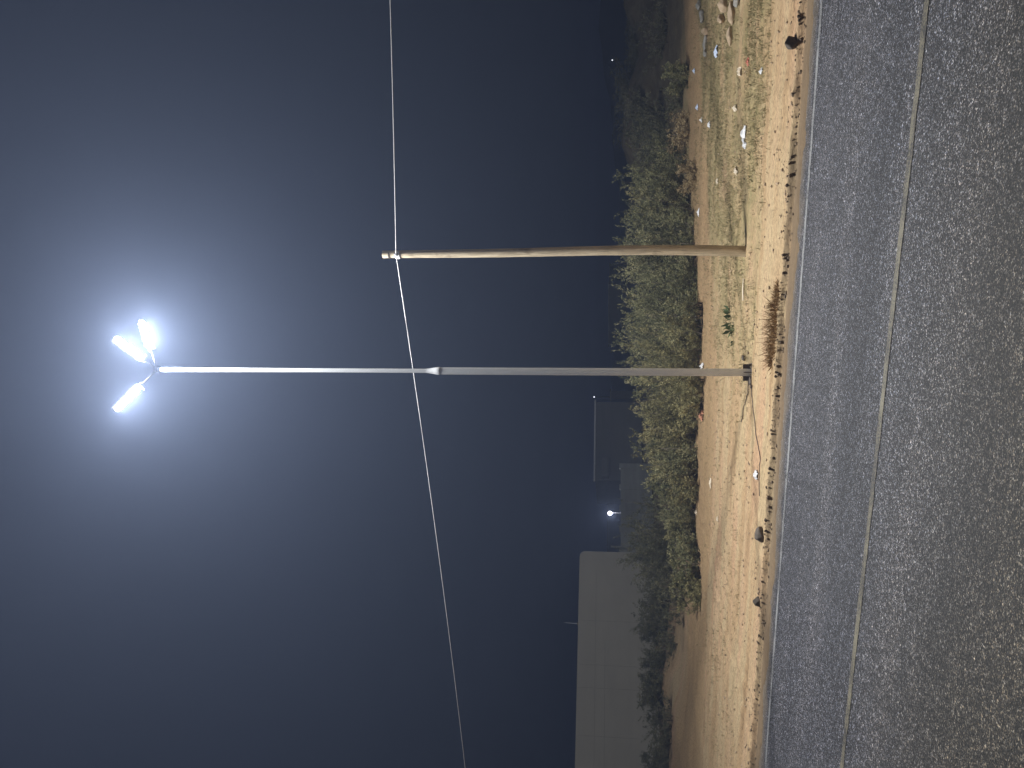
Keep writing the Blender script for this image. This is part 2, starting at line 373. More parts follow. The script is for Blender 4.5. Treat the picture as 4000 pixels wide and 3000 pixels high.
for q in range(4):
    a = math.pi/4 + q*math.pi/2; tube(bm, [(.14*math.cos(a)*.95, .14*math.sin(a)*.95, .0), (.14*math.cos(a)*.95, .14*math.sin(a)*.95, .07)], .011, 8)
    bx = Matrix.Rotation(q*math.pi/2, 3, 'Z'); box(bm, bx @ Vector((.078, 0, .07)), (.06, .01, .1), bx)
link("base_plate", bm_mesh("base_plate", bm), M['rust'], lamp)
bm = box(bmesh.new(), lp(H+.01), (.075, .075, .06), bev=.008); link("top_cap", bm_mesh("top_cap", bm), M['dark_head'], lamp)
for az, rad, zt, roll in ((14, .74, .35, 14), (-46.6, .63, .35, 0), (-143, .72, .35, 0)):
    o = Vector((math.cos(R(az)), math.sin(R(az)), 0)); tip = lp(H) + o*rad + Vector((0, 0, zt))
    d = (tip - lp(H)).normalized(); L = (tip - lp(H)).length
    side = d.cross(Vector((0, 0, 1))).normalized(); nrm = side.cross(d).normalized()          # nrm points up
    rm = Matrix.Rotation(R(roll), 3, d); side = rm @ side; nrm = rm @ nrm
    rot = Matrix((d, side, nrm)).transposed()
    a0 = lp(H) + d*.02; a1 = lp(H) + d*(L-.46)
    arm = link("arm", bm_mesh("arm", tube(bmesh.new(), [a0, a1], [.013, .011], 10)), M['black'], lamp)
    hc = lp(H) + d*(L-.23)
    bm = box(bmesh.new(), hc + nrm*.022, (.47, .095, .036), rot, bev=.01)
    for q in range(7): box(bm, hc + nrm*.05 + d*(-.18+.06*q), (.008, .085, .026), rot)          # cooling fins
    box(bm, hc - d*.26 + nrm*.01, (.07, .05, .03), rot, bev=.005)
    box(bm, hc - d*.240 - nrm*.026, (.006, .10, .066), rot)                                       # added plate, keeps the lamp light off the arm
    head = link("lamp_head", bm_mesh("lamp_head", bm), M['dark_head'], lamp)
    bm = bmesh.new()
    for q in range(5):
        c = hc + d*(-.172 + .086*q) - nrm*.004
        r_ = bmesh.ops.create_uvsphere(bm, u_segments=16, v_segments=10, radius=.05)
        bmesh.ops.transform(bm, matrix=Matrix.Translation(c) @ rot.to_4x4() @ Matrix.Diagonal((1, 1.05, .5, 1)), verts=r_['verts'])
    for fc in bm.faces: fc.smooth = True
    link("lens", bm_mesh("lens", bm), M['lens'], head)
    for q in (-.15, 0, .15):
        ld = bpy.data.lights.new("lamp_light", 'POINT'); ld.energy = LAMP_W/3; ld.color = LAMP_C; ld.shadow_soft_size = .02
        lo = bpy.data.objects.new("lamp_light", ld); COL.objects.link(lo); lo.parent = lamp; lo.location = hc + d*q - nrm*.038

# ------------------------------------------------------------------ timber pole and its wire
wb = G(745, 252); WY = wb.y; wt = at_y(383, 255, WY)
pole = thing("utility_pole", wb, "weathered round timber pole with a flat sawn top", "utility pole")
dx = wt.x - wb.x; WH = wt.z - wb.z
pts = []; rr = []
for i in range(26):
    t = i/25; pts.append(Vector((dx*t + .012*math.sin(t*7) + .03*math.sin(t*math.pi), 0, -.2 + (WH+.2)*t))); rr.append((.073 - .021*t)*(1+.02*math.sin(i*2.3)))
link("shaft", bm_mesh("shaft", tube(bmesh.new(), pts, rr, 20)), M['timber'], pole)
wz = at_y(398, 255, WY).z - wb.z; wx = dx*wz/WH
link("metal_band", bm_mesh("metal_band", tube(bmesh.new(), [(wx, 0, wz-.03), (wx, 0, wz+.03)], .058, 20)), M['galv'], pole)
link("metal_band", bm_mesh("metal_band", tube(bmesh.new(), [(dx, 0, WH-.10), (dx, 0, WH-.085)], .055, 20)), M['rust'], pole)
bm = tube(bmesh.new(), [(wx-.01, -.055, wz), (wx-.01, -.10, wz)], .012, 10); tube(bm, [(wx-.01, -.085, wz-.02), (wx-.01, -.085, wz), (wx-.01, -.085, wz+.03)], [.02, .026, .016], 12)
link("clamp", bm_mesh("clamp", bm), M['head'], pole)
A = wb + Vector((wx-.01, -.10, wz))
pts = []
for i in range(-70, 141):
    s = i*.25                                       # metres along the wire, positive to the left
    if s >= 0: u = s/34; z = A.z - 1.12*4*u*(1-u)*.5 - .0*s
    else: u = -s/34; z = A.z - 1.25*4*u*(1-u)*.5
    pts.append(Vector((A.x - E1.x*s, A.y - E1.y*s, z)))
wire = link("overhead_wire", bm_mesh("overhead_wire", tube(bmesh.new(), pts, .0052, 6)), M['wire'])
tag(wire, "thin pale overhead wire clamped near the top of the timber pole", "wire")

# ------------------------------------------------------------------ buildings on the left
def slab_house(name, p0, p1, height, depth, mat, label, cat="building", bev=.25):
    a = Vector((p0.x, p0.y, 0)); b = Vector((p1.x, p1.y, 0)); d = (b-a).normalized(); L = (b-a).length
    t = thing(name, a, label, cat, rz=math.atan2(d.y, d.x))
    bm = bmesh.new(); box(bm, Vector((L/2, depth/2, height/2-.3)), (L, depth, height+.6))
    if bev:
        es = [e for e in bm.edges if abs(e.verts[0].co.x-e.verts[1].co.x) < .01 and abs(e.verts[0].co.z-e.verts[1].co.z) < .01 and e.verts[0].co.z > 1]
        bmesh.ops.bevel(bm, geom=es, offset=bev, segments=6, profile=.5, affect='EDGES')
    return t, link("wall", bm_mesh("wall", bm), mat, t), L
# front face runs from its left end (near) to the rounded right corner (far); local +y is away from the road
pl = at_y(574, 768, 30.5); pr = at_y(580.5, 551, 34.5)
far_left = pl + (pl-pr)*1.2
bh = (pl.z+pr.z)/2
hs, hw, HL = slab_house("flat_roofed_building", far_left, pr, bh, 9, M['plaster'], "long plain beige building with a rounded roof corner, behind the scrub on the left")
for X, Y in ((0, 620), (0, 664), (0, 687), (0, 735)):
    q = (pr - pl); tt = (768-Y)/(768-551); tt = tt*34.5/(tt*34.5+(1-tt)*30.5)*0 + tt
    pp = pl.lerp(pr, tt*30.5/(tt*30.5+(1-tt)*34.5)); xl = (Vector((pp.x, pp.y, 0))-Vector((far_left.x, far_left.y, 0))).length
    link("joint", bm_mesh("joint", box(bmesh.new(), Vector((xl, -.002, bh*.5+.4)), (.014, .006, bh-1.0))), M['joint'], hs)
for zz, x0, x1 in ((bh-.75, .25, .95), (bh-1.15, .2, .80)):
    link("ledge", bm_mesh("ledge", box(bmesh.new(), Vector((HL*(x0+x1)/2, -.002, zz)), (HL*(x1-x0), .006, .014))), M['joint'], hs)
an = at_y(574, 628, 33); hloc = hs.matrix_basis.inverted() @ Vector((an.x, an.y, 0))
aer = thing("rooftop_rod", Vector((an.x, an.y, bh)) + Vector((0, .6, 0)), "short thin metal rod standing on the roof edge of the long beige building", "rod")
link("rod", bm_mesh("rod", tube(bmesh.new(), [(0, 0, -.1), (.02, 0, .4), (.03, 0, .62)], [.016, .014, .01], 8)), M['galv'], aer)
link("foot", bm_mesh("foot", box(bmesh.new(), Vector((0, 0, .03)), (.12, .12, .08), bev=.01)), M['concrete'], aer)

# second house, further off
q0 = at_y(595, 480, 48); q1 = at_y(596, 402, 50)
t, wl, L2 = slab_house("flat_roofed_house", q0, q1, q0.z, 6, M['plaster2'], "distant grey flat roofed house with a pale parapet, left of the lamp pole", bev=0)
link("parapet", bm_mesh("parapet", box(bmesh.new(), Vector((L2/2, -.03, q0.z+.04)), (L2+.2, .3, .09), bev=.01)), M['white_plastic'], t)
k0 = Vector((.75, -.45, 0))
bm = box(bmesh.new(), Vector((.7, -.35, q0.z-.62)), (1.25, .6, .5), bev=.06); link("tank", bm_mesh("tank", bm), M['plaster2'], t)
q0 = at_y(609, 345, 62); q1 = at_y(609, 284, 60)
t, wl, L3 = slab_house("flat_roofed_house", q0, q1, q0.z, 6, M['plaster2'], "faint low house with a flat roof between the lamp pole and the timber pole", bev=0)
link("parapet", bm_mesh("parapet", box(bmesh.new(), Vector((L3/2, -.03, q0.z+.02)), (L3+.2, .3, .07), bev=.01)), M['plaster3'], t)
q0 = at_y(611, 399, 58); q1 = at_y(611, 391, 58)
t, wl, L4 = slab_house("roof_hut", q0, q1, q0.z, 1.2, M['plaster2'], "small faint box shaped hut seen just left of the lamp pole", "hut", bev=0)
link("roof_slab", bm_mesh("roof_slab", box(bmesh.new(), Vector((L4/2, .6, q0.z+.03)), (L4+.3, 1.6, .1), bev=.01)), M['plaster3'], t)
q0 = at_y(608, 546, 62); q1 = at_y(606, 484, 64)
t, wl, L5 = slab_house("dark_shed", q0, q1, q0.z, 5, M['dark_wall'], "dark low shed standing behind the pale garden wall", "shed", bev=0)
link("roof_slab", bm_mesh("roof_slab", box(bmesh.new(), Vector((L5/2, 2.5, q0.z+.03)), (L5+.3, 5.4, .12), bev=.01)), M['dark_wall'], t)

# pale boundary wall with piers
q0 = at_y(622, 551, 37); q1 = at_y(619.5, 466, 38)
a = Vector((q0.x, q0.y, 0)); b = Vector((q1.x, q1.y, 0)); d = (b-a).normalized(); L = (b-a).length; hw_ = (q0.z+q1.z)/2
t = thing("boundary_wall", a, "pale rendered garden wall with piers, right of the long beige building", "wall", rz=math.atan2(d.y, d.x))
link("wall_panel", bm_mesh("wall_panel", box(bmesh.new(), Vector((L/2, .08, hw_/2-.3)), (L, .16, hw_+.6))), M['plaster3'], t)
for k_ in range(5):
    link("pier", bm_mesh("pier", box(bmesh.new(), Vector((L*k_/4, .08, hw_/2-.28)), (.26, .26, hw_+.70), bev=.01)), M['plaster3'], t)
pp = at_y(611.5, 546.5, 36); 
t = thing("pipe_post", (pp.x, pp.y, tz(pp)), "thin pale upright post beside the corner of the long beige building", "post")
link("shaft", bm_mesh("shaft", tube(bmesh.new(), [(0, 0, -.2), (0, 0, pp.z-tz(pp))], .04, 10)), M['plaster3'], t)
link("cap", bm_mesh("cap", tube(bmesh.new(), [(0, 0, pp.z-tz(pp)-.02), (0, 0, pp.z-tz(pp)+.03)], .055, 10)), M['plaster3'], t)

def far_light(X, Y, y, r, mat, label):
    p = at_y(X, Y, y); z0 = tz(p)
    t = thing("yard_light", (p.x, p.y, z0), label, "lamp")
    link("post", bm_mesh("post", tube(bmesh.new(), [(0, .1, -.2), (0, .1, p.z-z0)], .03, 8)), M['black'], t)
    link("bracket", bm_mesh("bracket", box(bmesh.new(), Vector((0, .08, p.z-z0+r)), (.12, .3, .04))), M['rust'], t)
    bm = bmesh.new(); bmesh.ops.create_uvsphere(bm, u_segments=14, v_segments=10, radius=r)
    for fc in bm.faces: fc.smooth = True
    o = link("bulb", bm_mesh("bulb", bm), mat, t); o.location = (0, -.08, p.z-z0)
    if r > .1:
        ld = bpy.data.lights.new("yard_light_lamp", 'POINT'); ld.energy = 260; ld.color = (.95, .95, 1.0); ld.shadow_soft_size = .05
        lo = bpy.data.objects.new("yard_light_lamp", ld); COL.objects.link(lo); lo.parent = t; lo.location = (0, -.30, p.z-z0-.05)
far_light(610, 513, 41, .11, M['far_lamp'], "bright bluish white yard light above the pale garden wall")
far_light(594.2, 397, 70, .06, M['far_lamp_dim'], "tiny far light above the distant grey house by the lamp pole")
far_light(612.3, 60.5, 75, .06, M['far_lamp_dim'], "tiny far light over the dark scrub at the right")

# ------------------------------------------------------------------ vegetation
def leaf_arrays(P, D, Lh, Wd, rng):
    """diamond leaves: base points P, directions D, lengths, widths"""
    n_ = len(P); rv = rng.normal(size=(n_, 3)); s = np.cross(D, rv); s /= np.linalg.norm(s, axis=1)[:, None]+1e-9
    up = np.cross(s, D)
    a = P; b = P + D*(Lh*.5)[:, None] + s*(Wd*.5)[:, None] + up*(Lh*.05)[:, None]; c = P + D*Lh[:, None]; d = P + D*(Lh*.5)[:, None] - s*(Wd*.5)[:, None] + up*(Lh*.05)[:, None]
    V = np.stack([a, b, c, d], 1).reshape(-1, 3); F = np.arange(4*n_).reshape(-1, 4); return V, F
def leaf_mesh(name, P, D, Lh, Wd, tone, rng):
    V, F = leaf_arrays(P, D, Lh, Wd, rng); me = fast_mesh(name, V, F)
    at = me.attributes.new('tone', 'FLOAT', 'FACE'); at.data.foreach_set('value', np.clip(tone, 0, 1).astype(np.float32)); return me
def unit(a): return a/(np.linalg.norm(a, axis=1)[:, None]+1e-9)
def shrub_meshes(seed, rx, ry, h, nstem=46, twigs=9, leaves=26, ll=.055, lw=.016, feather=1.0, spread=1.0):
    rng = np.random.default_rng(seed); bm = bmesh.new(); P, D, T, LL = [], [], [], []
    nclump = 7; cl = np.stack([rng.uniform(-.75, .75, nclump)*rx, rng.uniform(-.7, .7, nclump)*ry, rng.uniform(.62, 1.0, nclump)*h], 1); clt = rng.uniform(-.18, .18, nclump)
    for k in range(nstem):
        c = k % nclump
        tip = cl[c]*np.array([1, 1, 1]) + rng.normal(size=3)*np.array([.20*rx, .22*ry, .12*h])*spread
        tip[2] = min(max(.18*h, tip[2]*(rng.uniform(.35, 1.0) if k % 3 else 1)), h*1.05)
        b0 = np.array([tip[0]*.55+rng.normal()*.08*rx, tip[1]*.55+rng.normal()*.08*ry, -.05])
        mid = b0*.4+tip*.6; mid[2] = tip[2]*.45
        pts = [b0, b0*.6+mid*.4+[0, 0, .1*tip[2]], mid, mid*.45+tip*.55+[0, 0, .04*h], tip]
        if k % 2 == 0: tube(bm, [np.array([0, 0, -.03])] + pts, [.016, .014, .012, .009, .006, .002], 5)
        pts = np.array(pts)
        for q in range(twigs):
            u = rng.uniform(.10, 1.0)*3.999; i = int(u); fr = u-i; o = pts[i]*(1-fr)+pts[i+1]*fr
            out = np.array([o[0]/rx, o[1]/ry, 0]); 
            td = out*.5 + rng.normal(size=3)*.55 + np.array([0, 0, .75*feather]); td /= np.linalg.norm(td)
            tl = rng.uniform(.12, .30)*h/1.3
            m = leaves; uu = rng.uniform(.05, 1, m)
            bp = o + td*(uu*tl)[:, None] + rng.normal(size=(m, 3))*.018 - np.array([0, 0, .25])*(uu**2*tl*.15)[:, None]
            ld = unit(td*1.0 + rng.normal(size=(m, 3))*.6)
            P.append(bp); D.append(ld); LL.append(ll*rng.uniform(.6, 1.35, m))
            depth = min(1, (o[0]/rx)**2*.4+(o[1]/ry)**2*.4+(o[2]/h)**2*.6)
            T.append(np.full(m, .42+clt[c]+rng.normal()*.20) + rng.normal(size=m)*.16 + .16*uu)
    P = np.concatenate(P); D = np.concatenate(D); T = np.concatenate(T); LL = np.concatenate(LL)
    P[:, 2] = np.maximum(P[:, 2], .015)
    return leaf_mesh("foliage", P, D, LL, LL*(lw/ll), T, rng), bm_mesh("stems", bm)
VAR = {
 'big0': shrub_meshes(11, 1.35, .9, 1.45, 64, 12, 26), 'big1': shrub_meshes(12, 1.2, .85, 1.45, 60, 12, 26), 'big2': shrub_meshes(13, 1.5, .9, 1.35, 66, 12, 26, feather=1.3),
 'mid0': shrub_meshes(14, .85, .7, 1.05, 44, 10, 26), 'mid1': shrub_meshes(15, .9, .7, 1.0, 44, 10, 26, ll=.05),
 'small0': shrub_meshes(16, .55, .45, .55, 30, 9, 24, ll=.045), 'small1': shrub_meshes(17, .5, .4, .5, 30, 9, 22, ll=.04, feather=.6),
 'wispy': shrub_meshes(18, .8, .6, .9, 26, 7, 20, ll=.05, feather=1.6, spread=1.5)}
MATV = {}
def shrub(var, mat, X, Y, y, hs_, label, width=1.0, rz=0, group="shrubs of the scrub row"):
    """X: picture position of the foot (or None), Y: across, y: metres away, hs_: height scale"""
    d = ray(660, Y); x = d.x/d.y*y; p = Vector((x, y, 0)); p.z = tz(p)-.03
    t = thing("shrub", p, label, "shrub", group, rz); t.scale = (width, width, hs_)
    for nm, me in zip(("foliage", "stems"), VAR[var]):
        key = (var, nm, mat)
        if key not in MATV:
            m2 = me if not me.materials else me.copy()
            m2.materials.clear(); m2.materials.append(M[mat] if nm == "foliage" else M['twig']); MATV[key] = m2
        o = bpy.data.objects.new(nm, MATV[key]); COL.objects.link(o); o.parent = t
ROW = [
 ('big0', 'leaf', 178, 18.8, .93, "dense grey green shrub at the right end of the tall row", 1.0, .4),
 ('big2', 'leaf', 218, 18.6, 1.04, "tall feathery shrub just right of the timber pole", .95, 2.3),
 ('big1', 'leaf', 262, 18.2, 1.02, "dense shrub directly behind the timber pole", .9, 1.1),
 ('big0', 'leaf', 300, 17.6, 1.04, "tall dense shrub just left of the timber pole", .9, 3.0),
 ('big2', 'leaf', 340, 17.2, 1.06, "tall shrub right of the lamp pole, over the end of the dirt track", .85, .2),
 ('big1', 'leaf_olive', 374, 16.6, .98, "yellowish green shrub directly behind the lamp pole", .75, 2.0),
 ('mid0', 'leaf_olive', 348, 15.9, .80, "low bright green shrub at the foot of the row, right of the lamp pole", .95, .5),
 ('mid1', 'leaf', 312, 16.4, .72, "low shrub in front of the tall row beside a white scrap", 1.0, 1.9),
 ('mid0', 'leaf_olive', 410, 17.0, 1.14, "yellow green shrub with dry tips just left of the lamp pole", 1.0, 2.8),
 ('mid1', 'leaf_olive', 441, 17.2, 1.24, "olive shrub with one pale spike leaning left", 1.0, .9),
 ('mid0', 'leaf', 478, 17.8, 1.02, "lower green shrub in front of the pale garden wall", .95, 1.3),
 ('mid1', 'leaf', 505, 17.6, .80, "small ragged shrub left of the low green one, at the track edge", .85, 2.2),
 ('mid0', 'leaf_olive', 524, 17.0, .62, "low mixed green shrub between the ragged small one and the pale tipped one", .9, 1.7),
 ('small0', 'leaf', 561, 16.6, 1.0, "rounded low shrub beside the pale tipped one, on its left", 1.25, 2.7),
 ('mid1', 'leaf_olive', 392, 15.9, .62, "low bright shrub at the track edge just left of the lamp pole", .95, 2.2),
 ('mid0', 'leaf', 276, 16.6, .66, "low green shrub at the foot of the row, directly left of the timber pole", 1.0, 2.4),
 ('mid1', 'leaf', 238, 17.4, .62, "low grey green shrub at the foot of the row, right of the timber pole", 1.1, .8),
 ('big1', 'leaf', 198, 19.8, 1.08, "tall shrub of the back rank between the right end and the feathery one", .95, 2.9),
 ('big0', 'leaf', 240, 19.4, 1.12, "back rank shrub showing just right of the timber pole top line", .9, 5.1),
 ('big2', 'leaf', 281, 18.9, 1.12, "back rank shrub showing just left of the timber pole", .85, 3.7),
 ('big1', 'leaf', 322, 18.5, 1.10, "back rank shrub midway between the two poles", .9, 4.4),
 ('big0', 'leaf', 361, 18.3, 1.06, "back rank shrub showing just right of the lamp pole", .8, 1.9),
 ('big2', 'leaf_olive', 398, 18.2, .90, "back rank shrub just left of the lamp pole", .7, 5.6),
 ('big1', 'leaf', 430, 18.6, .84, "broad back rank shrub below the distant grey house", .75, .2),
 ('mid0', 'leaf', 462, 17.0, .95, "leafy olive green shrub to the right of the lower green one", 1.0, 4.0),
 ('mid1', 'leaf_olive', 488, 16.9, .72, "low olive shrub at the track edge under the garden wall", 1.0, 5.2),
 ('big2', 'leaf_dim', 20, 29.5, .42, "dark shrub crowning the mound at the far right", 1.3, .3),
 ('big0', 'leaf_dim', 62, 29.0, .40, "dark shrub on the mound beside the crowning one", 1.2, 1.4),
 ('big1', 'leaf_dim', 100, 28.0, .42, "dark shrub on the slope of the mound above the fresh green one", 1.2, 2.2),
 ('mid0', 'leaf_dim', 118, 25.5, .7, "dim shrub on the left foot of the mound", 1.3, 5.0),
 ('big0', 'leaf_dim', 530, 23.5, 1.05, "large round dim olive shrub right of the long beige building", 1.0, .7),
 ('big1', 'leaf_dim', 560, 22.0, .86, "dim shrub sloping down in front of the building corner", 1.0, 1.6),
 ('mid0', 'leaf', 542, 17.2, .60, "grey green shrub with pale tips in front of the round dim shrub", .85, .3),
 ('small0', 'leaf_olive', 578, 16.8, .95, "low yellow green shrub at the left end of the row", 1.2, .3),
 ('small1', 'leaf_olive', 590, 16.2, .70, "small low shrub, nearest one at the left end of the row", .9, 1.3),
 ('mid1', 'leaf_dim', 618, 25.5, 1.0, "dark shrub in front of the lower wall of the long building", 1.35, 2.6),
 ('mid0', 'leaf_dim', 662, 24.0, .85, "thin dim shrub under the middle of the long building", 1.0, 1.2),
 ('big2', 'leaf_dim', 592, 24.5, .82, "dark spreading shrub at the right end of the long building's foot", 1.0, 4.1),
 ('wispy', 'leaf_dim', 596, 20.0, .9, "wispy dim weed shrub behind the left end of the row", 1.1, 3.3),
 ('mid0', 'leaf_dim', 682, 22.0, .7, "low dim shrub in front of the gap under the long building", 1.2, 3.9),
 ('wispy', 'leaf_dim', 722, 20.5, .6, "thin straggling weed on the dim dirt at the far left", 1.2, 2.2),
 ('mid0', 'leaf_dim', 762, 24.0, .9, "dim shrub cut by the left picture edge", 1.2, 3.0),
 ('wispy', 'leaf_dim', 640, 21.5, .7, "wispy dim weed shrub left of the row, before the building", 1.0, .4),
 ('mid1', 'leaf_dim', 702, 23.5, .8, "dim rounded shrub under the left part of the long building", 1.2, .1),
 ('wispy', 'leaf_dim', 745, 22.5, .8, "wispy dim shrub at the far left under the building", 1.2, 1.4),
 ('mid0', 'leaf_dim', 150, 21.5, 1.05, "dim shrub just beyond the right end of the tall row", 1.0, .8),
 ('mid1', 'leaf_dim', 130, 24.0, 1.1, "dim shrub at the foot of the dark mound on the right", 1.1, 2.8),
 ('small0', 'leaf', 76, 18.8, 1.0, "small fresh green shrub on the right, near the rubble", 1.0, .5),
 ('small1', 'leaf_dry', 134, 18.6, 1.05, "tan dried out shrub right of the tall row", 1.1, 1.5),
 ('small1', 'leaf_dry', 176, 17.0, .8, "small pale dry shrub at the foot of the right end of the row", .8, .2),
 ('small0', 'leaf_dim', 98, 20.4, .8, "dark low shrub between the fresh green one and the tan dry one", .9, 2.1),
 ('wispy', 'leaf_dim', 30, 23.5, .9, "dim wispy shrub on the right above the grey stones", 1.3, 2.4),
]
for var, mat, Y, y, hs_, lab, wd, rz in ROW: shrub(var, mat, None, Y, y, hs_, lab, wd, rz)

def tuft(name, pts, hts, n_blades, mat, label, cat, wdt=.012, lean_=.5, seed=1, group=None):
    rng = np.random.default_rng(seed); c = pts[0]
    t = thing(name, c, label, cat, group); P, D, L_ = [], [], []
    for p, h_ in zip(pts, hts):
        o = np.array([p.x-c.x, p.y-c.y, p.z-c.z]); m = n_blades
        r_ = rng.normal(size=(m, 2))*h_*.38
        bp = o + np.stack([r_[:, 0], r_[:, 1]*.7, np.full(m, -.005)], 1)
        dd = unit(np.stack([r_[:, 0]/h_*lean_*1.4+rng.normal(size=m)*lean_*.5, r_[:, 1]/h_*lean_+rng.normal(size=m)*lean_*.5, np.ones(m)], 1))
        P.append(bp); D.append(dd); L_.append(h_*rng.uniform(.35, 1.1, m))
    P = np.concatenate(P); D = np.concatenate(D); L_ = np.concatenate(L_)
    link("blades", leaf_mesh("blades", P, D, L_, np.full(len(L_), wdt)*rng.uniform(.6, 1.3, len(L_)), rng.uniform(0, 1, len(L_)), rng), mat, t)
    return t
pts = []; hts = []
for i, Y in enumerate(np.linspace(300, 356, 20)):
    X = 781.5 + (352-Y)*.03 + random.uniform(-7, 4); pts.append(G(X, Y)); hts.append(random.uniform(.06, .22))
tuft("dry_grass_clump", pts, hts, 50, M['brown_blade'], "long clump of dry brown grass on the ragged edge of the dirt", "dry grass", .007, .9, 3)
tuft("dry_grass_clump", [G(786, 289), G(785, 294)], [.08, .10], 90, M['brown_blade'], "small brown grass tuft at the right end of the long dry clump", "dry grass", .007, .9, 4)
tuft("dry_grass_clump", [G(779, 358), G(778, 363)], [.09, .07], 90, M['brown_blade'], "small brown grass tuft at the left end of the long dry clump", "dry grass", .007, .9, 5)
wd_ = tuft("weed", [G(731, 313), G(732, 322), G(732.5, 331)], [.13, .15, .09], 16, M['leaf_weed'], "small broad leaved green weed on the dirt between the two poles", "weed", .045, .8, 6)
tuft("weed", [G(733, 342)], [.06], 14, M['leaf_weed'], "tiny green sprig just left of the broad leaved weed", "weed", .03, .8, 7)

# sparse dry growth: nobody could count it
def scatter_blades():
    rng = np.random.default_rng(5); n_ = 80000
    s = rng.uniform(-11, 9, n_); n = 8.9 + 10.5*rng.uniform(0, 1, n_)**1.25
    den = fbm(s*.8, n*1.3, 61)*.9 + .42 + .35*vnoise(s*5, n*6, 66)
    den *= sstep(9.0, 10.2, n)*(.10 + .9*sstep(-5.0, -1.2, s + .25*(n-12)))
    den *= .25 + .75*sstep(1.2, 2.0, np.abs(n-14.5-.85*np.maximum(s+4, 0)))
    k = rng.uniform(0, 1, n_) < den*1.5; s, n = s[k], n[k]; z = terrain(s, n)
    x = s*E1.x+n*NV.x; y = s*E1.y+n*NV.y; B = 4
    P = np.repeat(np.stack([x, y, z-.004], 1), B, 0) + rng.normal(size=(len(s)*B, 3))*np.array([.02, .02, 0])
    D = unit(rng.normal(size=(len(P), 3))*.65 + np.array([0, 0, .75])); D[:, 2] = np.abs(D[:, 2])
    L_ = rng.uniform(.02, .065, len(P)); tn = np.repeat(.45+.7*vnoise(s*1.7, n*1.7, 70), B)+rng.normal(size=len(P))*.2
    return leaf_mesh("dry_grass", P, D, L_, np.full(len(P), .0065), tn, rng)
tag(link("dry_grass", scatter_blades(), M['dry_blade']), "sparse straw coloured grass on the dirt", kind='stuff')

def scatter_gravel(name, n_, smin, smax, fn, seed, mat):
    rng = np.random.default_rng(seed)
    octv = np.array([(1, 0, 0), (-1, 0, 0), (0, 1, 0), (0, -1, 0), (0, 0, 1), (0, 0, -1)], float)
    octf = np.array([(0, 2, 4), (2, 1, 4), (1, 3, 4), (3, 0, 4), (2, 0, 5), (1, 2, 5), (3, 1, 5), (0, 3, 5)])
    s, n = fn(rng, n_); m = len(s); z = terrain(s, n)
    r = smin*(smax/smin)**(rng.uniform(0, 1, m)**2.2)
    sc = r[:, None, None]*rng.uniform(.6, 1.25, (m, 6, 3))*np.array([1, 1, .7]); a = rng.uniform(0, 6.28, m)
    v = octv[None]*sc; ca, sa_ = np.cos(a)[:, None], np.sin(a)[:, None]
    vx = v[:, :, 0]*ca-v[:, :, 1]*sa_; vy = v[:, :, 0]*sa_+v[:, :, 1]*ca
    V = np.stack([vx+(s*E1.x+n*NV.x)[:, None], vy+(s*E1.y+n*NV.y)[:, None], v[:, :, 2]+(z+r*.25)[:, None]], -1).reshape(-1, 3)
    F = (octf[None]+np.arange(m)[:, None, None]*6).reshape(-1, 3)
    return tag(link(name, fast_mesh(name, V, F), mat), "small loose stones and grit on the dirt", kind='stuff')
def gfn(rng, n_):
    s = rng.uniform(-10, 5, n_); n = 8.2 + 6*rng.uniform(0, 1, n_)**1.6
    k = rng.uniform(0, 1, n_) < np.clip(.3+1.1*vnoise(s*1.2, n*1.8, 64), .04, 1); s, n = s[k], n[k]
    k = n > edge_n(s)+.03; return s[k], n[k]
scatter_gravel("gravel", 6500, .005, .026, gfn, 8, simple("gravel_brown", (.26, .19, .12), (.52, .40, .27), 3, .95, obj=False))
def cfn(rng, n_):
    s = rng.uniform(-10, 4, n_); n = edge_n(s) + rng.normal(size=n_)*.03 + .0; return s, n
scatter_gravel("edge_crumbs", 900, .006, .028, cfn, 9, simple("crumb_brown", (.10, .075, .05), (.30, .22, .14), 3, .95, obj=False))

# ------------------------------------------------------------------ stones, rubble, litter
def hull(seed, sz, npt=26, flat=1.0):
    rng = np.random.default_rng(seed); bm = bmesh.new()
    for p in unit(rng.normal(size=(npt, 3))): bm.verts.new(Vector(p*rng.uniform(.75, 1.05))*1.0)
    r_ = bmesh.ops.convex_hull(bm, input=bm.verts); bmesh.ops.delete(bm, geom=[g for g in r_['geom_interior'] if isinstance(g, bmesh.types.BMVert)], context='VERTS')
    bmesh.ops.bevel(bm, geom=list(bm.edges), offset=.06, segments=1, affect='EDGES')
    bmesh.ops.transform(bm, matrix=Matrix.Diagonal((sz[0]/2, sz[1]/2, sz[2]/2, 1)), verts=bm.verts)
    return bm
def stone(name, X, Y, sz, mat, label, cat, seed, rot=0, sink=.3, tilt=0, group=None):
    p = G(X, Y); o = link(name, bm_mesh(name, hull(seed, sz)), M[mat]); o.location = (p.x, p.y, p.z + sz[2]*(.5-sink)); o.rotation_euler = (tilt, 0, rot)
    return tag(o, label, cat, group)
stone("stone", 772.5, 535, (.21, .13, .17), 'stone_dark', "rounded dark stone set in the dirt edge, left of the lamp pole", "stone", 21, .2)
stone("stone", 808, 42, (.19, .13, .17), 'stone_dark', "dark pointed stone in the dirt edge at the far right of the road", "stone", 22, .5)
stone("stone", 768.5, 602, (.17, .1, .12), 'stone_dark', "dark wedge of stone in the dirt edge, second left of the lamp pole", "stone", 23, 1.1)
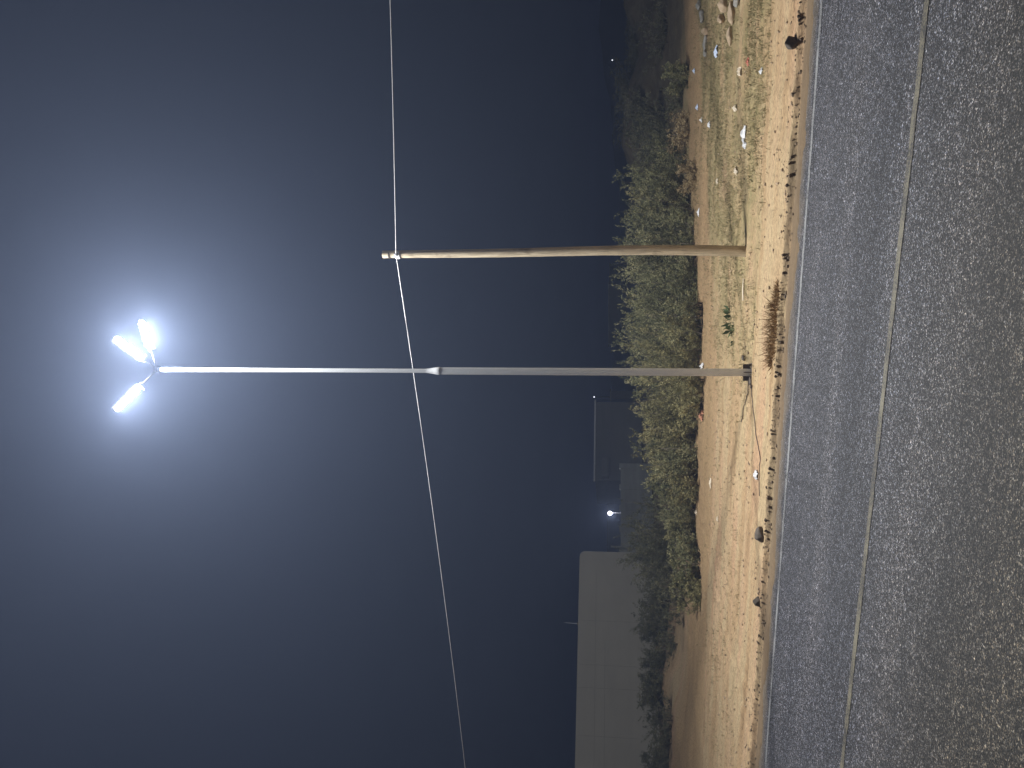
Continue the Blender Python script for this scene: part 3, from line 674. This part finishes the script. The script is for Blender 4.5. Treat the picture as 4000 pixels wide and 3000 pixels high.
RUB = [(727, 5, (.28, .22, .22), 'stone_tan', "largest tan block of the rubble heap", .2, .1), (734, 13, (.46, .2, .13), 'stone_tan', "long flat tan slab leaning in the rubble", .3, .1),
 (725, 19, (.26, .14, .17), 'stone_tan', "pointed tan shard beside the largest rubble block", .8, .3), (732, 36, (.34, .16, .12), 'stone_tan', "low tan rubble piece at the left end of the long slab", .1, .05),
 (707.5, 31, (.16, .15, .17), 'stone_tan', "small square tan block among the grey rubble stones", .4, 0), (704, 16, (.34, .2, .14), 'stone_grey', "grey rubble stone above the small square tan block", .3, 0),
 (707, 43, (.40, .2, .13), 'stone_grey', "long grey rubble stone left of the small square tan block", -.3, 0), (701, 5, (.3, .2, .15), 'stone_grey', "grey rubble stone at the picture edge behind the others", .5, 0),
 (709, 53, (.22, .18, .09), 'stone_grey', "flat grey stone at the left end of the grey rubble", .9, 0), (739, 1, (.2, .16, .12), 'stone_grey', "grey stone nearest the road in the rubble heap", .2, 0)]
for i, (X, Y, sz, mat, lab, rot, tl) in enumerate(RUB): stone("rubble_stone", X, Y, sz, mat, lab, "rubble", 40+i, rot, .25, tl, "rubble stones on the right")
def scrap(X, Y, sz, mat, label, seed, cat="litter"):
    """crumpled sheet with a doubled, folded surface"""
    rng = np.random.default_rng(seed); bm = bmesh.new(); bmesh.ops.create_grid(bm, x_segments=6, y_segments=5, size=.5)
    for v_ in bm.verts:
        x_, y_ = v_.co.x, v_.co.y; z_ = .5*math.exp(-(x_*x_+y_*y_)*5)+rng.uniform(-.18, .25)
        v_.co = .88*Vector((x_*sz[0]*rng.uniform(.8, 1.1), y_*sz[1]*rng.uniform(.8, 1.1), max(.02, z_)*sz[2]))
    bmesh.ops.solidify(bm, geom=list(bm.faces), thickness=.003)
    p = G(X, Y); o = link("litter_scrap", bm_mesh("litter_scrap", bm), M[mat]); o.location = (p.x, p.y, p.z+.004); o.rotation_euler = (0, 0, rng.uniform(0, 3))
    tag(o, label, cat, "litter scraps on the dirt")
LIT = [(720, 51, (.10, .22, .12), 'blue_plastic', "pale blue plastic scrap left of the rubble heap"), (695, 71, (.16, .12, .10), 'blue_plastic', "dim bluish scrap under the small fresh green shrub"),
 (762.5, 71, (.09, .07, .07), 'white_plastic', "white scrap alone on bare dirt near the road, far right"), (741.5, 71.5, (.13, .1, .11), 'cream_paper', "cream paper lump in the dry grass, far right"),
 (749, 62, (.12, .1, .07), 'red_plastic', "small red plastic scrap in the dry grass"), (702.5, 120, (.11, .10, .11), 'white_plastic', "bright white scrap in front of the tan dried shrub"),
 (710, 125, (.15, .10, .09), 'white_plastic', "white scrap just below the brightest one"), (698, 107, (.16, .12, .10), 'blue_plastic', "bluish plastic scrap by the dark low shrub"),
 (745.5, 134, (.26, .14, .11), 'white_plastic', "largest white plastic bag in the dry grass"), (745.5, 145, (.2, .1, .07), 'white_plastic', "flat white scrap just left of the large white bag"),
 (736.5, 108, (.16, .1, .1), 'cream_paper', "cream scrap standing in olive grass right of the large bag"), (718, 181, (.1, .08, .08), 'cream_paper', "small cream scrap below the pale dry shrub"),
 (738, 171, (.14, .1, .09), 'cream_paper', "cream scrap in the middle of the dry grass"), (703, 212, (.18, .12, .08), 'white_plastic', "white scrap behind the timber pole on its right"),
 (697, 317.5, (.18, .14, .16), 'white_plastic', "white bag at the foot of the tall shrubs between the poles"), (703.5, 366.5, (.15, .12, .13), 'white_plastic', "white scrap touching the view of the lamp pole"),
 (703, 415.5, (.26, .18, .15), 'orange_cloth', "faded orange cloth left of the lamp pole"), (757.5, 475, (.14, .1, .09), 'white_plastic', "white crumpled scrap on open dirt left of the lamp"),
 (711, 483, (.22, .1, .06), 'cream_paper', "long pale flake on the dirt under the low green shrub"), (718, 519, (.09, .07, .06), 'cream_paper', "small pale flake further left on open dirt"),
 (692, 560, (.12, .08, .07), 'white_plastic', "pale scrap in the grey green shrub at the left"), (697, 512, (.1, .1, .08), 'cream_paper', "cream scrap at the foot of the ragged small shrub")]
for i, (X, Y, sz, mat, lab) in enumerate(LIT): scrap(X, Y, sz, mat, lab, 100+i)
p = G(744.8, 290); o = link("wood_stick", bm_mesh("wood_stick", tube(bmesh.new(), [(-.14, 0, .015), (0, .01, .02), (.15, .0, .016)], [.012, .014, .009], 8)), M['cream_paper']); o.location = p; o.rotation_euler = (0, 0, -.1)
tag(o, "pale stick lying on the dirt left of the timber pole", "stick")
# dark lumps at the foot of the lamp
for i, (X, Y, sz, lab) in enumerate(((749, 358, (.10, .08, .07), "dark lump on the dirt right of the lamp foot"), (751.5, 381, (.16, .1, .06), "flat dark lump touching the lamp foot on its left"), (752, 386.5, (.07, .06, .05), "small dark lump furthest left of the lamp foot"))):
    stone("clod", X, Y, sz, 'stone_dark', lab, "clod", 70+i, .3*i, .3)
def ground_cable(px, label):
    g = [G(*p) for p in px]; pts = []
    for a_, b_ in zip(g[:-1], g[1:]):
        for k in range(8): q = a_.lerp(b_, k/8); q.z = tz(q)+.006+random.uniform(0, .006); pts.append(q)
    o = link("cable", bm_mesh("cable", tube(bmesh.new(), pts, .005, 6)), M['cable']); tag(o, label, "cable", "cables on the ground")
ground_cable([(750.5, 376), (747, 392), (744, 408), (741.5, 424)], "thin dark cable running back from the lamp foot to the left")
ground_cable([(752, 384), (754, 410), (756.5, 435), (760, 470), (761, 500)], "thin dark cable running left from the lamp foot along the verge")

# ------------------------------------------------------------------ night haze
bm = box(bmesh.new(), Vector((0, 130, 6.4)), (640, 520, 15.6))
hz = link("haze", bm_mesh("haze", bm)); tag(hz, "thin night haze glowing round the lamp", kind='stuff')
m = bpy.data.materials.new("night_haze"); m.use_nodes = True; t = m.node_tree
for nd in list(t.nodes):
    if nd.type == 'BSDF_PRINCIPLED': t.nodes.remove(nd)
pv = t.nodes.new('ShaderNodeVolumePrincipled'); pv.inputs['Color'].default_value = (.54, .67, 1.0, 1); pv.inputs['Density'].default_value = HAZE; pv.inputs['Anisotropy'].default_value = 0.42
t.links.new(pv.outputs[0], t.nodes['Material Output'].inputs['Volume']); hz.data.materials.append(m)
